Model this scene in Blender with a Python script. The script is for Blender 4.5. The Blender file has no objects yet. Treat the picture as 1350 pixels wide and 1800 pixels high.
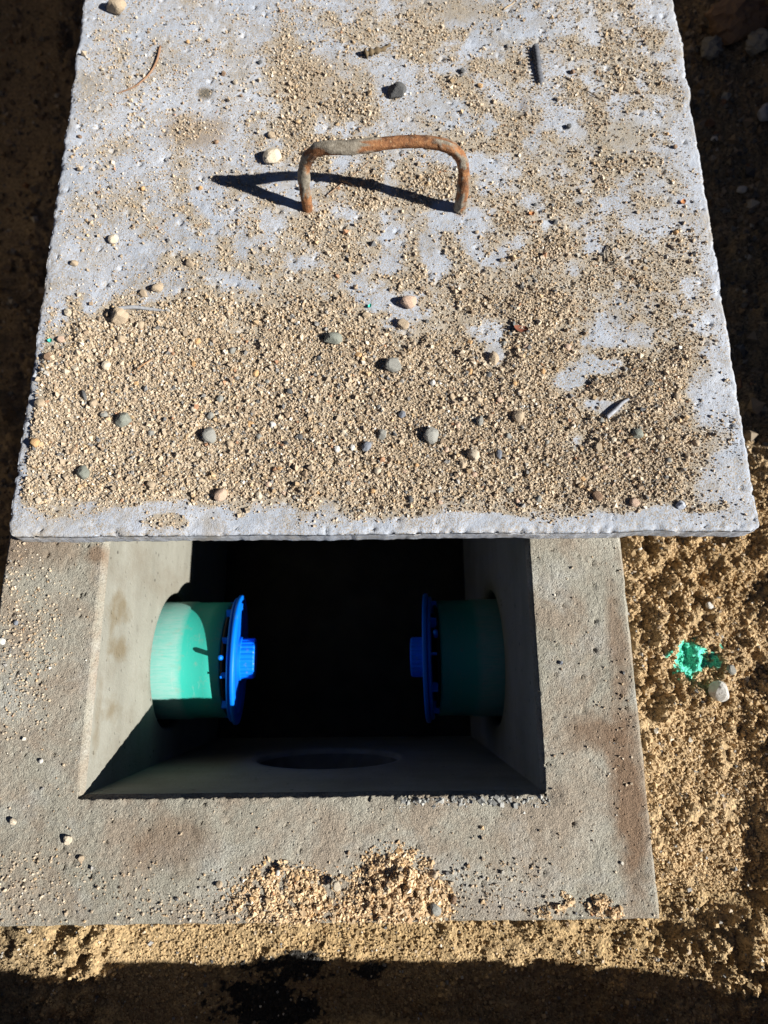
import bpy, math
import numpy as np
from mathutils import Vector, Matrix

# ------------------------------------------------------------------ camera, sky, sun, exposure
scene = bpy.context.scene
F_PX, PITCH, YAW, ROLL = 1087.0, math.radians(75.86), math.radians(1.1), math.radians(0.59)
CAM = np.array([0.0614, 0.1053, 0.5768])
_cp, _sp = math.cos(PITCH), math.sin(PITCH)
FW = np.array([math.sin(YAW)*_cp, math.cos(YAW)*_cp, -_sp])
_r = np.array([math.cos(YAW), -math.sin(YAW), 0.0])
_u = np.cross(_r, FW)
RT = _r*math.cos(ROLL) + _u*math.sin(ROLL)
UP = -_r*math.sin(ROLL) + _u*math.cos(ROLL)

cam_data = bpy.data.cameras.new('camera')
cam = bpy.data.objects.new('camera', cam_data)
scene.collection.objects.link(cam)
cam.matrix_world = Matrix(((RT[0], UP[0], -FW[0], CAM[0]), (RT[1], UP[1], -FW[1], CAM[1]),
                           (RT[2], UP[2], -FW[2], CAM[2]), (0, 0, 0, 1)))
cam_data.sensor_fit = 'HORIZONTAL'
cam_data.sensor_width = 36.0
cam_data.lens = F_PX/1350*36.0
cam_data.clip_start = 0.01
cam_data.clip_end = 500
cam_data.dof.use_dof = True
cam_data.dof.focus_distance = 0.57
cam_data.dof.aperture_fstop = 6.5
scene.camera = cam

SUN_EL, SUN_AZ = math.radians(32.0), math.radians(16.0)      # from the right, a little from the viewer's side
SUN = np.array([math.cos(SUN_EL)*math.cos(SUN_AZ), -math.cos(SUN_EL)*math.sin(SUN_AZ), math.sin(SUN_EL)])
world = bpy.data.worlds.new('World')
scene.world = world
world.use_nodes = True
wn = world.node_tree.nodes
sky = wn.new('ShaderNodeTexSky')
sky.sky_type = 'NISHITA'
sky.sun_disc = False
sky.sun_elevation = SUN_EL
sky.sun_rotation = math.atan2(SUN[0], SUN[1])
sky.altitude = 1500
sky.air_density = 0.24
sky.dust_density = 0.1
world.node_tree.links.new(sky.outputs[0], wn['Background'].inputs[0])
wn['Background'].inputs[1].default_value = 0.05
sd = bpy.data.lights.new('sun', 'SUN')
sd.energy = 5.0
sd.angle = math.radians(0.5)
sd.color = (1.0, 0.965, 0.90)
sun = bpy.data.objects.new('sun', sd)
sun.rotation_euler = Vector(SUN).to_track_quat('Z', 'Y').to_euler()
sun.location = (2, -1, 3)
scene.collection.objects.link(sun)
scene.view_settings.view_transform = 'Standard'
scene.view_settings.look = 'None'
scene.view_settings.gamma = 1.0
scene.view_settings.exposure = 1.0

rng = np.random.default_rng(11)
COL = scene.collection

# ------------------------------------------------------------------ helpers
def hit(u, v, z):
    """point of the horizontal plane at height z seen at a photo pixel"""
    d = FW + RT*(u-675)/F_PX - UP*(v-900)/F_PX
    return CAM + d*((z-CAM[2])/d[2])

def photo_px(P):
    """photo pixel of points (N,3): used only to read the sand's map off the photograph"""
    d = P - CAM
    z = d@FW
    return 675+F_PX*(d@RT)/z, 900-F_PX*(d@UP)/z

def _hash(ix, iy, seed):
    h = (ix.astype(np.int64)*374761393 + iy.astype(np.int64)*668265263 + seed*1442695041) & 0xffffffff
    h = ((h ^ (h >> 13))*1274126177) & 0xffffffff
    h = ((h ^ (h >> 16))*2246822519) & 0xffffffff
    return ((h ^ (h >> 15)) & 0xffffff)/float(0xffffff)

def vnoise(x, y, seed=0):
    x = np.asarray(x, float); y = np.asarray(y, float)
    ix = np.floor(x); iy = np.floor(y)
    fx = x-ix; fy = y-iy
    ux = fx*fx*(3-2*fx); uy = fy*fy*(3-2*fy)
    a = _hash(ix, iy, seed); b = _hash(ix+1, iy, seed); c = _hash(ix, iy+1, seed); d = _hash(ix+1, iy+1, seed)
    return (a*(1-ux)+b*ux)*(1-uy) + (c*(1-ux)+d*ux)*uy

def fbm(x, y, seed=0, octv=4, gain=0.5):
    s = 0; amp = 1; tot = 0
    for o in range(octv):
        s = s + amp*vnoise(x*2**o+o*17.3, y*2**o-o*9.1, seed+o)
        tot += amp; amp *= gain
    return s/tot

def worley(x, y, seed=0):
    ix = np.floor(x); iy = np.floor(y)
    best = np.full(np.shape(x), 9.0); cid = np.zeros(np.shape(x))
    for dx in (-1, 0, 1):
        for dy in (-1, 0, 1):
            cx = ix+dx; cy = iy+dy
            px = cx+_hash(cx, cy, seed); py = cy+_hash(cx, cy, seed+7)
            d = np.hypot(px-x, py-y)
            m = d < best
            best = np.where(m, d, best); cid = np.where(m, _hash(cx, cy, seed+3), cid)
    return best, cid

def sstep(a, b, x):
    t = np.clip((x-a)/(b-a), 0, 1)
    return t*t*(3-2*t)

def mesh_np(name, V, Fq, mat, smooth=True, color=None):
    """mesh from numpy vertices and faces (all faces with the same corner count, or a list of such arrays)"""
    me = bpy.data.meshes.new(name)
    V = np.asarray(V, np.float32)
    if not isinstance(Fq, list): Fq = [Fq]
    Fq = [np.asarray(f, np.int32) for f in Fq if len(f)]
    loops = np.concatenate([f.ravel() for f in Fq])
    counts = np.concatenate([np.full(len(f), f.shape[1], np.int32) for f in Fq])
    starts = np.concatenate([[0], np.cumsum(counts)[:-1]]).astype(np.int32)
    me.vertices.add(len(V)); me.vertices.foreach_set('co', V.ravel())
    me.loops.add(len(loops)); me.loops.foreach_set('vertex_index', loops)
    me.polygons.add(len(counts)); me.polygons.foreach_set('loop_start', starts); me.polygons.foreach_set('loop_total', counts)
    me.polygons.foreach_set('use_smooth', np.full(len(counts), smooth))
    if color is not None:
        at = me.color_attributes.new('tint', 'FLOAT_COLOR', 'POINT')
        c = np.ones((len(V), 4), np.float32); c[:, :3] = color
        at.data.foreach_set('color', c.ravel())
    me.update(calc_edges=True)
    me.validate()
    if mat: me.materials.append(mat)
    return me

def link(name, me, parent=None, loc=(0, 0, 0)):
    o = bpy.data.objects.new(name, me)
    o.location = loc
    COL.objects.link(o)
    if parent: o.parent = parent
    return o

def tag(o, label=None, cat=None, group=None, kind=None):
    if label: o['label'] = label
    if cat: o['category'] = cat
    if group: o['group'] = group
    if kind: o['kind'] = kind
    return o

def thing(name, label, cat, loc=(0, 0, 0), group=None):
    o = bpy.data.objects.new(name, None)
    o.empty_display_size = 0.02
    o.location = loc
    COL.objects.link(o)
    return tag(o, label, cat, group)

def grid_faces(nx, ny, keep=None):
    i = np.arange(nx-1); j = np.arange(ny-1)
    I, J = np.meshgrid(i, j, indexing='ij')
    a = I*ny+J
    f = np.stack([a, a+ny, a+ny+1, a+1], -1)
    if keep is not None: f = f[keep]
    return f.reshape(-1, 4)

# ------------------------------------------------------------------ materials
def mat_new(name):
    m = bpy.data.materials.new(name)
    m.use_nodes = True
    nt = m.node_tree
    b = nt.nodes['Principled BSDF']
    return m, nt, b

class N:
    """tiny node helper"""
    def __init__(s, nt):
        s.nt = nt
        s.co = nt.nodes.new('ShaderNodeTexCoord').outputs['Object']
    def noise(s, scale, detail=4, rough=0.55, vec=None, dist=0.0):
        n = s.nt.nodes.new('ShaderNodeTexNoise')
        n.inputs['Scale'].default_value = scale; n.inputs['Detail'].default_value = detail
        n.inputs['Roughness'].default_value = rough; n.inputs['Distortion'].default_value = dist
        s.nt.links.new(vec or s.co, n.inputs['Vector'])
        return n.outputs['Fac']
    def voronoi(s, scale, out='Distance', vec=None):
        n = s.nt.nodes.new('ShaderNodeTexVoronoi'); n.inputs['Scale'].default_value = scale
        s.nt.links.new(vec or s.co, n.inputs['Vector'])
        return n.outputs[out]
    def ramp(s, fac, stops):
        n = s.nt.nodes.new('ShaderNodeValToRGB')
        e = n.color_ramp.elements
        while len(e) < len(stops): e.new(0.5)
        for k, (p, c) in enumerate(stops):
            e[k].position = p
            e[k].color = (c, c, c, 1) if isinstance(c, (int, float)) else (*c, 1)
        s.nt.links.new(fac, n.inputs[0])
        return n.outputs[0]
    def mix(s, fac, a, b, mode='MIX'):
        n = s.nt.nodes.new('ShaderNodeMix'); n.data_type = 'RGBA'; n.blend_type = mode
        for sock, v in ((n.inputs[0], fac), (n.inputs[6], a), (n.inputs[7], b)):
            if isinstance(v, (int, float)): sock.default_value = v
            elif isinstance(v, tuple): sock.default_value = (*v, 1)
            else: s.nt.links.new(v, sock)
        return n.outputs[2]
    def math(s, op, a, b=0.0):
        n = s.nt.nodes.new('ShaderNodeMath'); n.operation = op
        for sock, v in ((n.inputs[0], a), (n.inputs[1], b)):
            if isinstance(v, (int, float)): sock.default_value = v
            else: s.nt.links.new(v, sock)
        return n.outputs[0]
    def mapping(s, scale=(1, 1, 1), loc=(0, 0, 0)):
        n = s.nt.nodes.new('ShaderNodeMapping')
        n.inputs['Scale'].default_value = scale; n.inputs['Location'].default_value = loc
        s.nt.links.new(s.co, n.inputs['Vector'])
        return n.outputs[0]
    def blob(s, c, r, soft=0.35, wob=0.5, scale=40):
        """soft-edged noisy patch around a point of the surface: 1 inside"""
        n = s.mapping(tuple(1/x for x in r), tuple(-a/x for a, x in zip(c, r)))
        g = s.nt.nodes.new('ShaderNodeVectorMath'); g.operation = 'LENGTH'
        s.nt.links.new(n, g.inputs[0])
        d = s.math('ADD', g.outputs['Value'], s.math('MULTIPLY', s.math('SUBTRACT', s.noise(scale, 5), 0.5), wob*2))
        return s.ramp(d, [(max(0, 0.75-soft), 1.0), (min(1, 0.75+soft), 0.0)])
    def attr(s, name):
        n = s.nt.nodes.new('ShaderNodeAttribute'); n.attribute_name = name
        return n.outputs['Color']
    def bump(s, height, strength, dist, normal=None):
        n = s.nt.nodes.new('ShaderNodeBump')
        n.inputs['Strength'].default_value = strength; n.inputs['Distance'].default_value = dist
        s.nt.links.new(height, n.inputs['Height'])
        if normal: s.nt.links.new(normal, n.inputs['Normal'])
        return n.outputs[0]

def finish(nt, b, color, rough=0.9, normal=None, spec=0.25):
    if isinstance(color, tuple): b.inputs['Base Color'].default_value = (*color, 1)
    else: nt.links.new(color, b.inputs['Base Color'])
    if isinstance(rough, (int, float)): b.inputs['Roughness'].default_value = rough
    else: nt.links.new(rough, b.inputs['Roughness'])
    b.inputs['Specular IOR Level'].default_value = spec
    if normal: nt.links.new(normal, b.inputs['Normal'])

# pale bluish concrete of the lid
M_lid, nt, b = mat_new('lid_concrete'); n = N(nt)
c = n.ramp(n.noise(9, 6, 0.65), [(0.3, (0.295, 0.33, 0.385)), (0.5, (0.38, 0.415, 0.48)), (0.72, (0.465, 0.495, 0.55))])
c = n.mix(n.ramp(n.noise(17, 6, 0.7, dist=0.6), [(0.50, 0.0), (0.66, 0.7)]), c, (0.27, 0.24, 0.195))       # dried dirt film
cov = n.attr('tint')
film = n.ramp(n.math('ADD', n.math('MULTIPLY', cov, 0.95), n.math('MULTIPLY', n.math('SUBTRACT', n.noise(48, 6, 0.75), 0.5), 0.9)), [(0.17, 0.0), (0.42, 0.85)])
c = n.mix(film, c, n.ramp(n.noise(70, 4), [(0.3, (0.29, 0.24, 0.17)), (0.7, (0.39, 0.33, 0.245))]))      # tan dust under the sand
c = n.mix(n.ramp(n.noise(33, 6, 0.75, vec=n.mapping((1, 1.6, 1), (1, 7, 2))), [(0.58, 0.0), (0.66, 0.6)]), c, (0.53, 0.555, 0.60))   # chalky scuffs
c = n.mix(n.ramp(n.noise(260, 3, 0.6), [(0.58, 0.0), (0.72, 0.55)]), c, (0.29, 0.26, 0.215))
c = n.mix(n.ramp(n.noise(90, 4, 0.6), [(0.60, 0.0), (0.72, 0.5)]), c, (0.45, 0.46, 0.475))
for (px, py, rx, ry, col, amt) in ((345, 230, .045, .03, (0.25, 0.2, 0.155), .8), (362, 165, .011, .010, (0.075, 0.065, 0.045), .9),
                                   (1080, 240, .05, .035, (0.30, 0.265, 0.21), .7), (800, 15, .06, .03, (0.28, 0.24, 0.185), .7),
                                   (540, 140, .05, .04, (0.32, 0.26, 0.19), .7), (920, 185, .006, .016, (0.10, 0.10, 0.12), .6), (541, 372, .010, .007, (0.22, 0.12, 0.06), .6), (810, 375, .009, .006, (0.22, 0.13, 0.07), .45)):
    p = hit(px, py, 0.03)
    c = n.mix(n.math('MULTIPLY', n.blob((p[0]-0.0, p[1], 0.03), (rx, ry, 0.05), 0.3, 0.45, 55), amt), c, col)
patch = n.ramp(n.noise(22, 5, 0.65, vec=n.mapping((1, 1, 1), (5, 2, 0))), [(0.36, 0.0), (0.56, 1.0)])
c = n.mix(n.math('MULTIPLY', n.ramp(n.noise(620, 3, 0.7), [(0.50, 0.0), (0.58, 0.85)]), patch), c, (0.31, 0.25, 0.175))
c = n.mix(n.math('MULTIPLY', n.ramp(n.noise(480, 3, 0.7, vec=n.mapping((1, 1, 1), (9, 4, 1))), [(0.60, 0.0), (0.66, 0.8)]), patch), c, (0.10, 0.09, 0.075))
h = n.math('ADD', n.noise(900, 4, 0.6), n.math('MULTIPLY', n.noise(160, 4, 0.6), 1.6))
finish(nt, b, c, 0.92, n.bump(h, 0.55, 0.0012))

# warmer grey-beige concrete of the chamber
M_conc, nt, b = mat_new('chamber_concrete'); n = N(nt)
c = n.ramp(n.noise(7, 6, 0.6), [(0.3, (0.245, 0.23, 0.185)), (0.5, (0.325, 0.308, 0.255)), (0.7, (0.395, 0.375, 0.318))])
c = n.mix(n.ramp(n.noise(15, 5, 0.7, dist=0.5), [(0.43, 0.0), (0.60, 0.8)]), c, (0.285, 0.23, 0.175))
c = n.mix(n.ramp(n.noise(12, 5, 0.7, vec=n.mapping((1, 1, 1), (3.3, 1.7, 0))), [(0.52, 0.0), (0.66, 0.6)]), c, (0.385, 0.385, 0.355))
c = n.mix(n.ramp(n.noise(420, 3, 0.6), [(0.56, 0.0), (0.7, 0.6)]), c, (0.135, 0.12, 0.098))
for (px, py, rx, ry, amt) in ((1105, 1400, .020, .10, .95), (1050, 1290, .035, .022, .8), (1085, 1130, .012, .07, .7),
                              (300, 1480, .05, .03, .6), (60, 960, .06, .03, .5), (170, 975, .012, .012, .8), (640, 1600, .2, .02, .3)):
    p = hit(px, py, 0.0)
    c = n.mix(n.math('MULTIPLY', n.blob((p[0], p[1], 0.0), (rx, ry, 0.03), 0.35, 0.5, 60), amt), c, (0.19, 0.125, 0.08))
c = n.mix(0.6, c, n.ramp(n.noise(650, 3, 0.7), [(0.3, 0.55), (0.5, 1.0), (0.7, 1.45)]), 'MULTIPLY')
h = n.math('ADD', n.math('MULTIPLY', n.noise(800, 3, 0.7), 1.8), n.math('MULTIPLY', n.noise(330, 4, 0.6), 1.5))
h = n.math('ADD', h, n.math('MULTIPLY', n.ramp(n.voronoi(170), [(0.08, 0.0), (0.2, 1.0)]), 1.1))
finish(nt, b, c, 0.93, n.bump(h, 0.8, 0.0014))

# cast inside faces of the chamber: smoother, with smeared mud
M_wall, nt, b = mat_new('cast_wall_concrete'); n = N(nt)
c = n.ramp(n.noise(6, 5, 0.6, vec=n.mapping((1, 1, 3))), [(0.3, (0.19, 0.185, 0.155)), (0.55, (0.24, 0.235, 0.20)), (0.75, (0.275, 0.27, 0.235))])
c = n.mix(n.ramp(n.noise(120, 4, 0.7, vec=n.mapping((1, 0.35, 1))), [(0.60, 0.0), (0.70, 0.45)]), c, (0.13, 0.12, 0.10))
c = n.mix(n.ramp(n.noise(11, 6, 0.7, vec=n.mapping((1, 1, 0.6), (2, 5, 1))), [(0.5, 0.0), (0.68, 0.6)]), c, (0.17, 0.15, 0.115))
holes = n.ramp(n.voronoi(75), [(0.10, 1.0), (0.16, 0.0)])
c = n.mix(n.math('MULTIPLY', holes, n.ramp(n.noise(25, 3), [(0.5, 0.0), (0.6, 0.9)])), c, (0.075, 0.07, 0.06))
for (yy, zz, ry, rz, amt) in ((0.165, -0.045, .020, .030, .75), (0.125, -0.055, .018, .024, .75), (0.145, -0.03, .03, .012, .6), (0.07, -0.05, .015, .024, .7), (0.06, -0.02, .04, .010, .55)):
    c = n.mix(n.math('MULTIPLY', n.blob((-0.2, yy, zz), (0.05, ry, rz), 0.5, 0.9, 60), amt*0.9), c, (0.14, 0.105, 0.055))
h = n.math('SUBTRACT', n.math('ADD', n.noise(60, 5, 0.65), n.math('MULTIPLY', n.noise(420, 4, 0.65), 0.6)), n.math('MULTIPLY', holes, 0.7))
finish(nt, b, c, 0.88, n.bump(h, 0.6, 0.002))

M_hole, nt, b = mat_new('hole_shade'); n = N(nt)  # hole lining coloured darker than the wall to stand for shade inside
finish(nt, b, n.ramp(n.noise(40, 5), [(0.3, (0.10, 0.095, 0.08)), (0.7, (0.16, 0.155, 0.135))]), 0.85, n.bump(n.noise(200, 4), 0.5, 0.002))

# sand: ground surface, tint painted per vertex (teal spray paint, black patches)
M_ground, nt, b = mat_new('damp_sand'); n = N(nt)
g = n.ramp(n.voronoi(330, 'Color'), [(0.1, 0.55), (0.5, 0.95), (0.9, 1.3)])
c = n.mix(1.0, n.attr('tint'), g, 'MULTIPLY')
c = n.mix(n.ramp(n.noise(420, 2), [(0.62, 0.0), (0.7, 0.5)]), c, (0.10, 0.075, 0.045))
h = n.math('ADD', n.ramp(n.voronoi(330), [(0.0, 1.0), (0.6, 0.0)]), n.noise(700, 3))
finish(nt, b, c, 0.95, n.bump(h, 0.8, 0.0018))

M_grain, nt, b = mat_new('sand_grain'); n = N(nt)
c = n.mix(0.35, n.attr('tint'), n.ramp(n.noise(900, 3), [(0.35, 0.6), (0.65, 1.25)]), 'MULTIPLY')
finish(nt, b, c, 0.8, None, 0.3)

M_peb, nt, b = mat_new('pebble_stone'); n = N(nt)
oi = nt.nodes.new('ShaderNodeObjectInfo')
c = n.mix(0.8, oi.outputs['Color'], n.ramp(n.noise(450, 4, 0.7), [(0.3, 0.5), (0.5, 1.0), (0.7, 1.4)]), 'MULTIPLY')
c = n.mix(n.ramp(n.noise(130, 4), [(0.55, 0.0), (0.7, 0.5)]), c, (0.40, 0.31, 0.20))
finish(nt, b, c, 0.8, n.bump(n.noise(500, 4), 0.5, 0.001), 0.3)

M_rust, nt, b = mat_new('rusty_rebar'); n = N(nt)
r = n.ramp(n.noise(150, 6, 0.7), [(0.3, (0.06, 0.028, 0.015)), (0.5, (0.20, 0.085, 0.035)), (0.68, (0.34, 0.16, 0.065))])
r = n.mix(n.ramp(n.noise(500, 4), [(0.58, 0.0), (0.7, 0.6)]), r, (0.42, 0.28, 0.15))
g = n.ramp(n.noise(330, 5), [(0.3, (0.11, 0.09, 0.065)), (0.7, (0.28, 0.25, 0.20))])
c = n.mix(n.attr('tint'), r, g)
finish(nt, b, c, 0.85, n.bump(n.noise(700, 4), 0.7, 0.001), 0.3)

M_green, nt, b = mat_new('green_pvc'); n = N(nt)
c = n.mix(n.ramp(n.noise(30, 5), [(0.3, 0.0), (0.7, 0.35)]), (0.022, 0.33, 0.265), (0.05, 0.33, 0.28))
sep = nt.nodes.new('ShaderNodeSeparateXYZ'); nt.links.new(n.co, sep.inputs[0])
band = n.ramp(n.math('ADD', sep.outputs[0], n.math('MULTIPLY', n.noise(60, 4), 0.004)), [(0.0772, 1.0), (0.0795, 0.0)])
scr = n.ramp(n.noise(60, 5, 0.7, vec=n.mapping((1, 9, 9))), [(0.3, 0.35), (0.6, 0.9)])
c = n.mix(n.math('MULTIPLY', band, scr), c, (0.21, 0.37, 0.335))                       # dust and scuffs near the wall
c = n.mix(n.ramp(n.noise(70, 6, 0.7), [(0.56, 0.0), (0.72, 0.4)]), c, (0.24, 0.23, 0.18))
c = n.mix(n.ramp(n.noise(40, 4, 0.8, vec=n.mapping((12, 1, 1))), [(0.62, 0.0), (0.68, 0.3)]), c, (0.35, 0.42, 0.39))
finish(nt, b, c, 0.42, n.bump(n.noise(120, 3), 0.08, 0.001), 0.4)

M_blue, nt, b = mat_new('blue_plastic'); n = N(nt)
c = n.mix(n.ramp(n.noise(80, 4), [(0.5, 0.0), (0.75, 0.25)]), (0.0, 0.16, 0.80), (0.01, 0.16, 0.58))
c = n.mix(n.ramp(n.noise(170, 6, 0.75), [(0.60, 0.0), (0.72, 0.35)]), c, (0.26, 0.25, 0.21))
finish(nt, b, c, 0.45, None, 0.25)
M_rubber, nt, b = mat_new('black_rubber'); finish(nt, b, (0.012, 0.012, 0.013), 0.6)
M_twig, nt, b = mat_new('dry_twig'); n = N(nt)
oi = nt.nodes.new('ShaderNodeObjectInfo')
finish(nt, b, n.mix(0.6, oi.outputs['Color'], n.ramp(n.noise(300, 4), [(0.3, 0.5), (0.7, 1.3)]), 'MULTIPLY'), 0.85)
M_floor_shade, nt, b = mat_new('floor_shade'); n = N(nt)  # chamber floor: deep shade painted in as a near-black colour
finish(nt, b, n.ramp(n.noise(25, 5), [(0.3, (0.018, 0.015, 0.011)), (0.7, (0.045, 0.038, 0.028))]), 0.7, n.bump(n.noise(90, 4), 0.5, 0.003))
M_paint, nt, b = mat_new('teal_chip'); finish(nt, b, (0.06, 0.50, 0.38), 0.6)

# ------------------------------------------------------------------ ground: one sheet with the excavation in it
OX0, OX1, OY0, OY1 = -0.294, 0.290, -0.099, 0.50      # outside of the chamber
LZ = 0.030                                            # top of the lid

def ground_base(x, y):
    """large shape of the dig: floor levels and earth banks"""
    right = sstep(0.1, 0.32, x)
    z = -0.45 + 0.34*right                                              # left side is dug deeper
    z = z - 0.06*right*sstep(0.22, 0.5, y)                              # behind, on the right
    front = sstep(-0.06, -0.14, y)
    zf = -0.165 + 0.035*sstep(0.25, 0.5, x) - 0.03*sstep(-0.15, -0.30, y)
    z = z*(1-front) + zf*front
    z = z + 0.018*(fbm(x*7, y*7, 5, 3)-0.5)
    top = 0.075 + 0.05*(fbm(x*3+4, y*3, 21, 4)-0.5)
    top = top + sstep(-0.2, -0.26, y)*0.13*(fbm(x*8+3, y*1.5, 23, 4)-0.5)*sstep(0.5, 0.25, x)
    w = 0.05*(fbm(x*8, y*8, 31, 4)-0.5)
    bank = sstep(-0.262, -0.315, y+w*0.9)                               # bank on the viewer's side
    bank = np.maximum(bank, sstep(-0.80, -0.98, x+w))                   # left
    bank = np.maximum(bank, np.maximum(sstep(0.945, 1.0, y+0.3*w)*sstep(-0.36, -0.31, x+0.3*w)*sstep(0.40, 0.36, x+0.3*w), sstep(2.1, 2.4, y)))      # back; the nearer block is unseen earth added to shade the left floor
    bank = np.maximum(bank, sstep(0.63, 0.71, x+w)*sstep(0.30, 0.37, y+w))   # right, far half
    bank = np.maximum(bank, sstep(1.25, 1.5, x+w))                      # right, near half stands well back
    return z*(1-bank) + top*bank

def ground_z(x, y):
    z = ground_base(x, y)
    smooth = sstep(-0.24, -0.20, x)*sstep(0.16, 0.10, x)*sstep(-0.11, -0.12, y)     # trodden strip in front
    amp = (1-0.75*smooth)*(0.45+0.75*sstep(0.38, 0.62, fbm(x*11, y*11, 47, 3)))
    wx = x+0.004*fbm(x*120, y*120, 60, 2); wy = y+0.004*fbm(x*120, y*120, 61, 2)
    d1, _ = worley(wx*52, wy*52, 3)
    d2, _ = worley(wx*150, wy*150, 9)
    d3, _ = worley(wx*300, wy*300, 12)
    big = fbm(x*26, y*26, 41, 3)
    lump = 0.018*np.clip(0.72-d1, 0, 1)**0.8*sstep(0.32, 0.62, big) + 0.0100*np.clip(0.75-d2, 0, 1)*sstep(0.25, 0.6, vnoise(x*70, y*70, 44)) + 0.0030*np.clip(0.8-d3, 0, 1)
    return z + amp*lump + 0.020*(big-0.5)*amp

def ground_tint(x, y, u, v):
    t = fbm(x*10, y*10, 71, 4)[:, None]
    pale = np.array([0.45, 0.335, 0.20]); warm = np.array([0.37, 0.25, 0.122])
    c = pale*t + warm*(1-t)
    dark = np.array([0.19, 0.15, 0.10])
    soil = np.maximum(sstep(-0.27, -0.33, x), sstep(0.30, 0.42, y)*sstep(0.2, 0.3, x))[:, None]*0.8
    c = c*(1-soil)+dark*soil
    fr = (sstep(1650, 1625, v)*0 + sstep(-0.10, -0.13, y))[:, None]*0.35
    c = c*(1-fr) + np.array([0.30, 0.21, 0.095])*fr
    # green marking paint sprayed on the sand
    k = fbm(x*105, y*105, 81, 4)
    m = ((u-1222)/44)**2 + ((v-1157)/34)**2
    spl = (sstep(1.15, 0.75, m + 3.4*(k-0.5) + 0.6*(vnoise(x*200, y*200, 83)-0.5)) > 0.5)[:, None]
    c = np.where(spl, np.array([0.12, 0.64, 0.46]), c)
    # black patches on the trodden strip
    k = fbm(x*60, y*60, 91, 4)
    black_patch = 0*x
    for (a, bb, ra, rb) in ((515, 1700, 72, 24), (470, 1765, 90, 40), (650, 1706, 36, 14)):
        black_patch = np.maximum(black_patch, sstep(1.1, 0.8, ((u-a)/ra)**2+((v-bb)/rb)**2 + 2.6*(k-0.5) + 1.2*(vnoise(x*300, y*300, 93)-0.5)))
    black_patch = ((black_patch > 0.5)*(v < 1900))[:, None]
    return np.where(black_patch, np.array([0.035, 0.033, 0.03]), c)

def spaced(parts):
    out = []
    for a, bb, st in parts: out.append(np.arange(a, bb-1e-9, st))
    return np.concatenate(out)
gx = np.concatenate([[-120, -50, -20, -9, -5, -3, -2, -1.5, -1.2], spaced([(-1.0, -0.6, .02), (-.6, -.29, .005), (-.29, .285, .0032), (.285, .62, .0019), (.62, .75, .005), (.75, 1.6, .03)]), [1.7, 2, 2.5, 3.5, 5, 9, 20, 50, 120]])
gy = np.concatenate([[-120, -50, -20, -9, -5, -3, -2, -1.2, -.8], spaced([(-.6, -.34, .01), (-.34, -.09, .0022), (-.09, .36, .0021), (.36, 1.05, .004), (1.05, 1.6, .02)]), [1.7, 1.9, 2.1, 2.4, 3, 5, 9, 20, 50, 120]])
GX, GY = np.meshgrid(gx, gy, indexing='ij')
gxf, gyf = GX.ravel(), GY.ravel()
GZ = ground_z(gxf, gyf)
under = (gxf > OX0+0.012) & (gxf < OX1-0.012) & (gyf > OY0+0.012) & (gyf < OY1-0.012)
GZ = np.where(under, -0.56, GZ)                       # the hole the chamber stands in
PV = np.stack([gxf, gyf, GZ], 1)
uu, vv = photo_px(PV)
me = mesh_np('ground', PV, grid_faces(len(gx), len(gy)), M_ground, True, ground_tint(gxf, gyf, uu, vv))
tag(link('ground', me), kind='structure')

# ------------------------------------------------------------------ precast chamber
chamber = thing('inspection_chamber', 'open square concrete drain chamber half covered by the shifted lid', 'drain chamber', (0, 0.2, -0.5))
def part(name, me): 
    o = link(name, me, chamber, (0, -0.2, 0.5)); return o
WX0, WX1, WY0, WY1, WB = -0.2, 0.2, 0.0, 0.40, -0.46

def rim_h(x, y):
    z = 0.0011*(fbm(x*45, y*45, 101, 4)-0.5)*2 + 0.0011*(vnoise(x*420, y*420, 104)-0.5)
    d, cid = worley(x*55, y*55, 106)
    z = z - 0.0035*np.sqrt(np.clip(1-(d/(0.03+0.085*cid**3))**2, 0, 1))*(cid > 0.62)           # air pockets
    return z

fx = np.concatenate([np.linspace(OX0, WX0, 52), np.linspace(WX0, WX1, 200)[1:], np.linspace(WX1, OX1, 52)[1:]])
fy = np.concatenate([np.linspace(OY0, WY0, 56), np.linspace(WY0, 0.25, 126)[1:], np.linspace(0.25, WY1, 20)[1:], np.linspace(WY1, OY1, 10)[1:]])
ix0, ix1 = 51, 250
iy0, iy1 = 55, 55+125+19
nx, ny = len(fx), len(fy)
X, Y = np.meshgrid(fx, fy, indexing='ij')
I, J = np.meshgrid(np.arange(nx), np.arange(ny), indexing='ij')
Z = rim_h(X, Y)
def idx(i, j): return i*ny+j
inner = [(i, iy0) for i in range(ix0, ix1)] + [(ix1, j) for j in range(iy0, iy1)] + [(i, iy1) for i in range(ix1, ix0, -1)] + [(ix0, j) for j in range(iy1, iy0, -1)]
outer = [(i, 0) for i in range(0, nx-1)] + [(nx-1, j) for j in range(0, ny-1)] + [(i, ny-1) for i in range(nx-1, 0, -1)] + [(0, j) for j in range(ny-1, 0, -1)]
def loop_normals(loop, i0, i1, j0, j1):      # pointing out of the rectangle
    n_ = np.zeros((len(loop), 2))
    for k, (i, j) in enumerate(loop):
        if i == i0: n_[k, 0] -= 1
        if i == i1: n_[k, 0] += 1
        if j == j0: n_[k, 1] -= 1
        if j == j1: n_[k, 1] += 1
    return n_
nin = loop_normals(inner, ix0, ix1, iy0, iy1)
nout = loop_normals(outer, 0, nx-1, 0, ny-1)
V = np.stack([X, Y, Z], -1).reshape(-1, 3)
li = np.array([idx(*t) for t in inner]); lo = np.array([idx(*t) for t in outer])
px_, py_ = V[li, 0], V[li, 1]
isfront = (np.array([t[1] for t in inner]) == iy0)
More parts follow.
